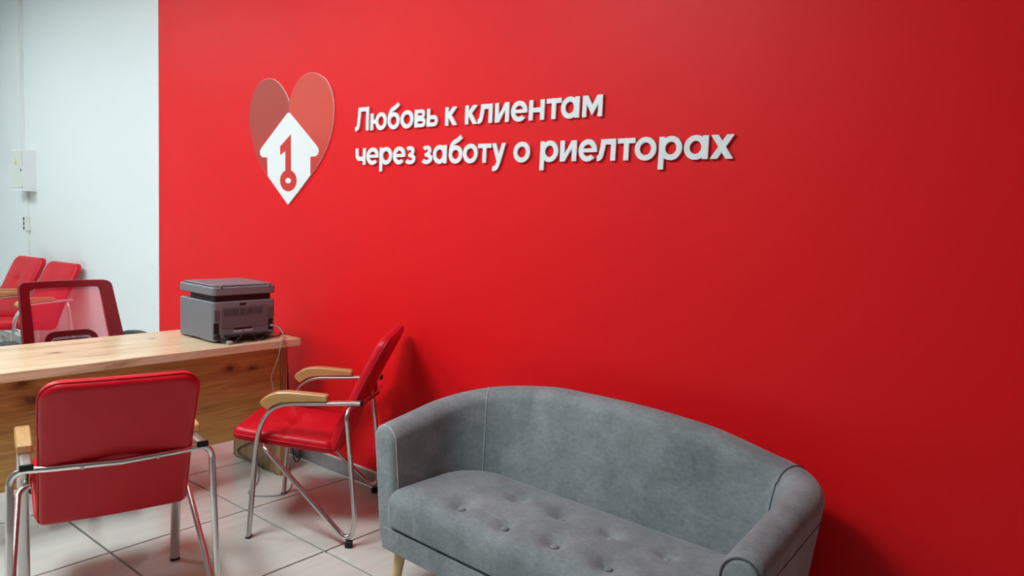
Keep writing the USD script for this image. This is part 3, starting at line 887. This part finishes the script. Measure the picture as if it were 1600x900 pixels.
for k in range(5):
    a = 2 * np.pi * k / 5 + 0.3
    e = np.array([0.24 + 0.29 * np.cos(a), 0.29 * np.sin(a), 0.075])
    leg = obj('base_leg', sweep(np.linspace([0.24 + 0.02 * np.cos(a), 0.02 * np.sin(a), 0.105], e, 6), oval(0.04, 0.026, 12)), M['black_plastic'], oc, smooth=40)
    w = trimesh.creation.cylinder(0.028, 0.04, sections=18)
    w.apply_transform(trimesh.transformations.rotation_matrix(np.pi / 2, [1, 0, 0]))
    w.apply_translation([e[0], e[1], 0.028])
    st = trimesh.creation.cylinder(0.006, 0.04, sections=10)
    st.apply_translation([e[0], e[1], 0.06])
    obj('caster', cat(w, st), M['black_plastic'], leg, smooth=30)

# ------------------------------------------------------------------ cabinet, sockets and trunking on the white wall
cb = thing('electrical_cabinet', 'small white electrical cabinet with ivory door on the white wall', 'electrical box')
obj('housing', bx(-7.68, -7.375, YW - 0.098, YW + 0.0015, 1.452, 1.806, 0.002), M['cabinet_white'], cb)
d_ = obj('door', bx(-7.668, -7.392, YW - 0.1035, YW - 0.0985, 1.470, 1.794, 0.0015), M['door_ivory'], cb, label='ivory metal door')
obj('base_plate', bx(-7.70, -7.37, YW - 0.107, YW + 0.0015, 1.4435, 1.4515, 0.001), M['letter_white'], cb)
obj('lock', rbx(-7.428, -7.412, YW - 0.107, YW - 0.103, 1.616, 1.636, 0.0018, 2), M['black_plastic'], d_)
tri = Polygon([(-7.575, 1.675), (-7.515, 1.675), (-7.545, 1.73)])
m = on_wall(slab(tri, 0.001))
m.apply_translation([0, YW - 0.1033, 0])
w_ = obj('warning_sign', m, M['warning_yellow'], d_, label='small yellow warning triangle')
bolt = Polygon([(-7.543, 1.715), (-7.552, 1.697), (-7.545, 1.698), (-7.549, 1.681), (-7.538, 1.701), (-7.545, 1.7)])
m = on_wall(slab(bolt, 0.0005))
m.apply_translation([0, YW - 0.1043, 0])
sb_ = thing('socket_block', 'white surface-mounted triple socket block below the electrical cabinet', 'socket')
obj('housing', rbx(-7.605, -7.535, YW - 0.042, YW + 0.0015, 1.088, 1.218, 0.004, 2), M['cabinet_white'], sb_, smooth=40)
for k in range(3):
    c = trimesh.creation.cylinder(0.017, 0.004, sections=20)
    c.apply_transform(trimesh.transformations.rotation_matrix(np.pi / 2, [1, 0, 0]))
    c.apply_translation([-7.57, YW - 0.0425, 1.112 + k * 0.041])
    obj('outlet', c, M['vent_grey'], sb_)
tr = obj('cable_trunking', cat(bx(-7.72, -7.665, YW - 0.022, YW + 0.0015, 1.806, CEIL), bx(-7.655, -7.63, YW - 0.022, YW + 0.0015, 1.806, CEIL)), M['cabinet_white'])
tag(tr, 'twin white cable trunking running from the ceiling down to the cabinet', 'cable trunking')
tr = obj('cable_trunking', cat(bx(-7.62, -7.59, YW - 0.018, YW + 0.0015, 1.2185, 1.443), bx(-7.58, -7.555, YW - 0.022, YW + 0.0015, 1.2185, 1.443)), M['cabinet_white'])
tag(tr, 'short white cable trunking between the cabinet and the socket block', 'cable trunking')
tr = obj('cable_trunking', bx(-7.595, -7.55, YW - 0.018, YW + 0.0015, 0.085, 1.0875), M['cabinet_white'])
tag(tr, 'white cable trunking below the socket block, running down behind the chairs', 'cable trunking')

# ------------------------------------------------------------------ heart sign
HX, HZ, HS = 423.0, 0, 0
P0 = np.array(R_), np.array(D_), np.array(F_)


def wall_pts(pix, o, s, yf=YW - 0.0095):
    """Sign outlines, drawn up in an elevation of the wall."""
    out = []
    for px, py in pix:
        u, v = (o[0] + px * s - 800) / 1132.91, (o[1] + py * s - 450) / 1132.91
        d = u * P0[0] + v * P0[1] + P0[2]
        k = yf / d[1]
        out.append((d[0] * k, CAM_H + d[2] * k))
    return np.array(out)


HO, HSC = (380, 100), 150 / 587
hl = [(278, 228), (262, 186), (241, 148), (215, 115), (188, 95), (160, 88), (130, 94), (100, 115), (75, 150), (55, 195), (43, 245), (37, 300), (38, 360), (45, 420), (56, 480), (73, 545), (97, 605), (122, 648), (150, 686), (210, 772), (273, 862)]
hr = [(278, 228), (296, 172), (320, 125), (350, 85), (385, 60), (420, 52), (455, 59), (490, 80), (520, 120), (540, 175), (550, 235), (551, 300), (545, 370), (530, 440), (508, 510), (480, 572), (448, 630), (412, 678), (345, 770), (273, 862)]
house = [(270, 300), (278, 297), (287, 300), (448, 497), (460, 516), (462, 535), (455, 555), (440, 565), (411, 566), (411, 679), (345, 770), (273, 862), (210, 772), (149, 684), (147, 571), (118, 571), (105, 558), (102, 535), (110, 515)]
ring = [(276 + 51 * math.cos(a), 713 - 66 * math.sin(a)) for a in np.linspace(math.radians(68), math.radians(68) - 2 * math.pi + math.radians(44), 36)]
key = [(292, 428), (293, 650)] + ring + [(258, 652), (258, 532), (227, 558), (225, 505)]
dot = [(275 + 17 * math.cos(a), 713 + 17 * math.sin(a)) for a in np.linspace(0, 2 * math.pi, 24)[:-1]]
hlw, hrw, how, kw, dw = (wall_pts(q, HO, HSC) for q in (hl, hr, house, key, dot))
heart = Polygon(np.vstack([smooth_path(hlw, 70), smooth_path(hrw, 70)[::-1][1:-1]])).buffer(0)
sign = thing('heart_sign', 'red heart-shaped wall sign with white house and key emblem', 'wall sign', (0, YW, 0))


def plate(name, poly, d0, d1, mat, parent, label=None):
    m = on_wall(slab(poly, d1 - d0))
    m.apply_translation([0, -d0, 0])
    return obj(name, m, mat, parent, label=label)


hp = plate('heart_plate', heart, 0.001, 0.0078, M['letter_white'], sign, 'heart-shaped backing plate with pale edge')
inset = heart.buffer(-0.0014)
cx = float(wall_pts([(278, 228)], HO, HSC)[0, 0])
hpoly = rounded(Polygon(how).buffer(0).buffer(0.004), 0.004).buffer(-0.004)
plate('lobe', inset.intersection(sbox(-9, 0, cx, 3)).difference(hpoly.buffer(-0.003)), 0.0077, 0.0088, M['lobe_left'], hp, 'darker brick-red left half of the heart')
plate('lobe', inset.intersection(sbox(cx + 0.0003, 0, 0, 3)).difference(hpoly.buffer(-0.003)), 0.0077, 0.0088, M['lobe_right'], hp, 'brighter coral-red right half of the heart')
kpoly = Polygon(kw).buffer(0)
hs = plate('house_panel', hpoly.intersection(heart.buffer(-0.0005)).difference(kpoly.difference(Polygon(dw))), 0.0077, 0.0098, M['letter_white'], sign, 'white house shape pointing down to the tip')
plate('key_emblem', kpoly.difference(Polygon(dw).buffer(0)).buffer(-0.0002), 0.0077, 0.0093, M['key_red'], sign, 'red figure one shaped as a key')

# ------------------------------------------------------------------ lettering
S, XH = 0.0213, 0.0815


def line(pts, w=S, cap='flat', join='mitre'):
    return LineString([tuple(p) for p in pts]).buffer(w / 2, cap_style=cap, join_style=join, mitre_limit=3)


def rect(a, b, c, d):
    return sbox(a, b, c, d)


def ellipse(cx_, cy_, rx, ry, n=64):
    a = np.arange(n) * 2 * np.pi / n
    return Polygon(np.column_stack([cx_ + rx * np.cos(a), cy_ + ry * np.sin(a)]))


def ringp(x0, x1, z0, z1, s=S):
    c = ((x0 + x1) / 2, (z0 + z1) / 2)
    return ellipse(*c, (x1 - x0) / 2, (z1 - z0) / 2).difference(ellipse(*c, (x1 - x0) / 2 - s, (z1 - z0) / 2 - s * 0.95))


def arcpts(cx_, cy_, rx, ry, a0, a1, n=20):
    a = np.radians(np.linspace(a0, a1, n))
    return np.column_stack([cx_ + rx * np.cos(a), cy_ + ry * np.sin(a)])


def dshape(x0, x1, z0, z1, s=S):
    """A closed bowl with a flat left side."""
    r = (z1 - z0) / 2
    o = unary_union([rect(x0, z0, x1 - r, z1), ellipse(x1 - r, z0 + r, r, r)])
    ri = r - s * 0.86
    i = unary_union([rect(x0 + s, z0 + s * 0.86, x1 - r, z1 - s * 0.86), ellipse(x1 - r, z0 + r, ri, ri)]) if ri > 0.002 else Polygon()
    return o.difference(i)


OV = 0.002


def glyph(c, w):
    h = XH
    if c == 'о':
        return ringp(0, w, -OV, h + OV)
    if c in 'лЛ':
        H_ = 0.1155 if c == 'Л' else h
        xl = 0.30 * w
        leg = np.vstack([[(0.0, S * 0.45), (0.05 * w, S * 0.45)], arcpts(0.05 * w, S * 0.45 + 0.022, 0.19 * w, 0.022, -80, -5, 10), [(xl, H_ * 0.62), (xl + 0.02 * w, H_ - S / 2), (w - S / 2, H_ - S / 2), (w - S / 2, 0)]])
        return line(leg).intersection(rect(0, -0.01, w, H_))
    if c == 'ю':
        x0 = w * 0.30
        return unary_union([rect(0, 0, S, h), rect(S * 0.5, h / 2 - S * 0.45, x0 + S * 0.5, h / 2 + S * 0.45), ringp(x0, w, -OV, h + OV)])
    if c == 'б':
        tail = np.vstack([arcpts(w * 0.5, h * 0.55, w * 0.5 - S / 2, h * 0.62, 185, 105, 16), [(w * 0.62, h * 1.24), (w * 0.80, h * 1.345), (w * 0.90, h * 1.43)]])
        return unary_union([ringp(0, w, -OV, h * 0.97), line(tail, S * 0.95)]).intersection(rect(0, -1, w, 1))
    if c == 'в':
        return unary_union([rect(0, 0, S, h), dshape(0, w * 0.93, h * 0.47 - 0.001, h, S * 0.95), dshape(0, w, 0, h * 0.545, S * 0.95)])
    if c == 'ь':
        return unary_union([rect(0, 0, S, h), dshape(0, w, 0, h * 0.63)])
    if c == 'к':
        d1 = Polygon([(S * 0.9, h * 0.36), (w * 0.67, h), (w * 0.99, h), (S * 1.5, h * 0.36)])
        d1 = Polygon([(S, h * 0.42), (S, h * 0.66), (w * 0.66, h), (w * 0.98, h), (w * 0.45, h * 0.42)])
        a = line([(S * 0.8, h * 0.44), (w - S * 0.62, h + 0.004)], S)
        b = line([(w * 0.36, h * 0.55), (w - S * 0.58, -0.004)], S)
        return unary_union([rect(0, 0, S, h), rect(S * 0.5, h * 0.40, w * 0.45, h * 0.62), a, b]).intersection(rect(0, 0, w, h))
    if c == 'и':
        return unary_union([rect(0, 0, S, h), rect(w - S, 0, w, h), Polygon([(S * 0.3, 0), (S * 1.15, 0), (w - S * 0.3, h), (w - S * 1.15, h)]), Polygon([(0, 0), (S * 1.0, 0), (w, h), (w - S * 1.0, h)])])
    if c == 'е':
        r = ringp(0, w, -OV, h + OV)
        cut = Polygon([(w * 0.55, h * 0.5 - S * 0.36), (w * 1.2, h * 0.5 - S * 0.36), (w * 1.2, h * 0.16), (w * 0.86, h * 0.16), (w * 0.66, h * 0.30)])
        return unary_union([r.difference(cut), rect(S * 0.5, h * 0.5 - S * 0.36, w - 0.0005, h * 0.5 + S * 0.34).intersection(ellipse(w / 2, h / 2, w / 2, h / 2 + OV))])
    if c == 'н':
        return unary_union([rect(0, 0, S, h), rect(w - S, 0, w, h), rect(S / 2, h * 0.5 - S * 0.45, w - S / 2, h * 0.5 + S * 0.45)])
    if c == 'т':
        return unary_union([rect(0, h - S * 0.9, w, h), rect(w / 2 - S / 2, 0, w / 2 + S / 2, h)])
    if c == 'а':
        return unary_union([ringp(0, w - 0.004, -OV, h + OV), rect(w - S, 0, w, h)])
    if c == 'р':
        return unary_union([ringp(0.004, w, -OV, h + OV), rect(0, -0.0345, S, h)])
    if c == 'м':
        m_ = line([(S * 0.55, h + 0.002), (w / 2, h * 0.30), (w - S * 0.55, h + 0.002)], S * 0.95)
        return unary_union([rect(0, 0, S * 0.92, h), rect(w - S * 0.92, 0, w, h), m_.intersection(rect(0, 0, w, h))])
    if c == 'ч':
        return unary_union([rect(w - S, 0, w, h), line(np.vstack([[(S / 2, h), (S / 2, h * 0.62)], arcpts(S / 2 + 0.017, h * 0.62, 0.017, h * 0.62 - h * 0.36, 180, 270, 10), [(w - S / 2, h * 0.36)]]))])
    if c == 'з':
        r1, r2 = h * 0.25, h * 0.275
        up = arcpts(w * 0.44, h - r1 - S * 0.02, w * 0.40 - S * 0.35, r1 - S * 0.42 + 0.004, 150, -90, 24)
        lo_ = arcpts(w * 0.45, r2, w * 0.53 - S * 0.45, r2 - S * 0.42 + 0.003, 90, -152, 24)
        g_ = unary_union([line(up, S * 0.92), line(lo_, S * 0.92), rect(w * 0.28, h * 0.5 - S * 0.36, w * 0.5, h * 0.5 + S * 0.40)])
        x0, z0, x1, z1 = g_.bounds
        return affinity.translate(affinity.scale(g_, w / (x1 - x0), (h + 2 * OV) / (z1 - z0), origin=(x0, z0)), -x0, -OV - z0)
    if c == 'у':
        a = line([(S * 0.55, h + 0.003), (w * 0.50, h * 0.10)], S)
        b = np.vstack([[(w - S * 0.55, h + 0.003), (w * 0.50, h * 0.0)], [(w * 0.42, -0.013), (w * 0.33, -0.0225), (w * 0.20, -0.026), (w * 0.09, -0.0245)]])
        return unary_union([a, line(b, S * 0.98, join='round')]).intersection(rect(0, -0.05, w, h))
    if c == 'х':
        return unary_union([line([(S * 0.55, h + 0.005), (w - S * 0.55, -0.005)], S * 1.04), line([(w - S * 0.55, h + 0.005), (S * 0.55, -0.005)], S * 1.04)]).intersection(rect(0, 0, w, h))
    raise ValueError(c)


LINE1 = [('Л', -2.957, -2.8529), ('ю', -2.8398, -2.7203), ('б', -2.714, -2.6287), ('о', -2.6233, -2.5347), ('в', -2.5273, -2.454), ('ь', -2.4462, -2.375), (' ', 0, 0),
         ('к', -2.3292, -2.2526), (' ', 0, 0), ('к', -2.2081, -2.1321), ('л', -2.1324, -2.0503), ('и', -2.0365, -1.9585), ('е', -1.9487, -1.8631), ('н', -1.8547, -1.7758), ('т', -1.7668, -1.6936), ('а', -1.6949, -1.6078), ('м', -1.5942, -1.5032)]
LINE2 = [('ч', -2.9479, -2.8709), ('е', -2.8633, -2.7737), ('р', -2.7664, -2.6755), ('е', -2.6698, -2.5834), ('з', -2.582, -2.5142), (' ', 0, 0),
         ('з', -2.4711, -2.4028), ('а', -2.399, -2.3113), ('б', -2.2994, -2.2155), ('о', -2.2125, -2.125), ('т', -2.1245, -2.0483), ('у', -2.0466, -1.9668), (' ', 0, 0), ('о', -1.9268, -1.8389), (' ', 0, 0),
         ('р', -1.7875, -1.6987), ('и', -1.6891, -1.6109), ('е', -1.6017, -1.5175), ('л', -1.5168, -1.4352), ('т', -1.4269, -1.3531), ('о', -1.3544, -1.2665), ('р', -1.2563, -1.1664), ('а', -1.159, -1.0688), ('х', -1.0634, -0.9758)]
ORD = ['first', 'second', 'third', 'fourth', 'fifth', 'sixth', 'seventh', 'eighth', 'ninth']
for row, z, which in ((LINE1, 1.7975, 'upper'), (LINE2, 1.6305, 'lower')):
    words = ''.join(c for c, _, _ in row).split(' ')
    wi = li_ = 0
    for c, x0, x1 in row:
        if c == ' ':
            wi, li_ = wi + 1, 0
            continue
        poly = affinity.translate(glyph(c, x1 - x0).buffer(0), x0 * 1.0030, CAM_H + (z - CAM_H) * 1.0030)
        m = on_wall(slab(poly, 0.008))
        m.apply_translation([0, YW - 0.003, 0])
        p = obj('wall_letter', m, M['letter_white'])
        wd = words[wi]
        lab = f'raised white letter "{c}", {ORD[li_]} letter of {ORD[wi]} word "{wd}" in {which} wall line' if len(wd) > 1 else f'raised white single-letter word "{c}" in the {which} line on the red wall'
        tag(p, lab, 'letter', 'raised white letters on the red wall')
        li_ += 1
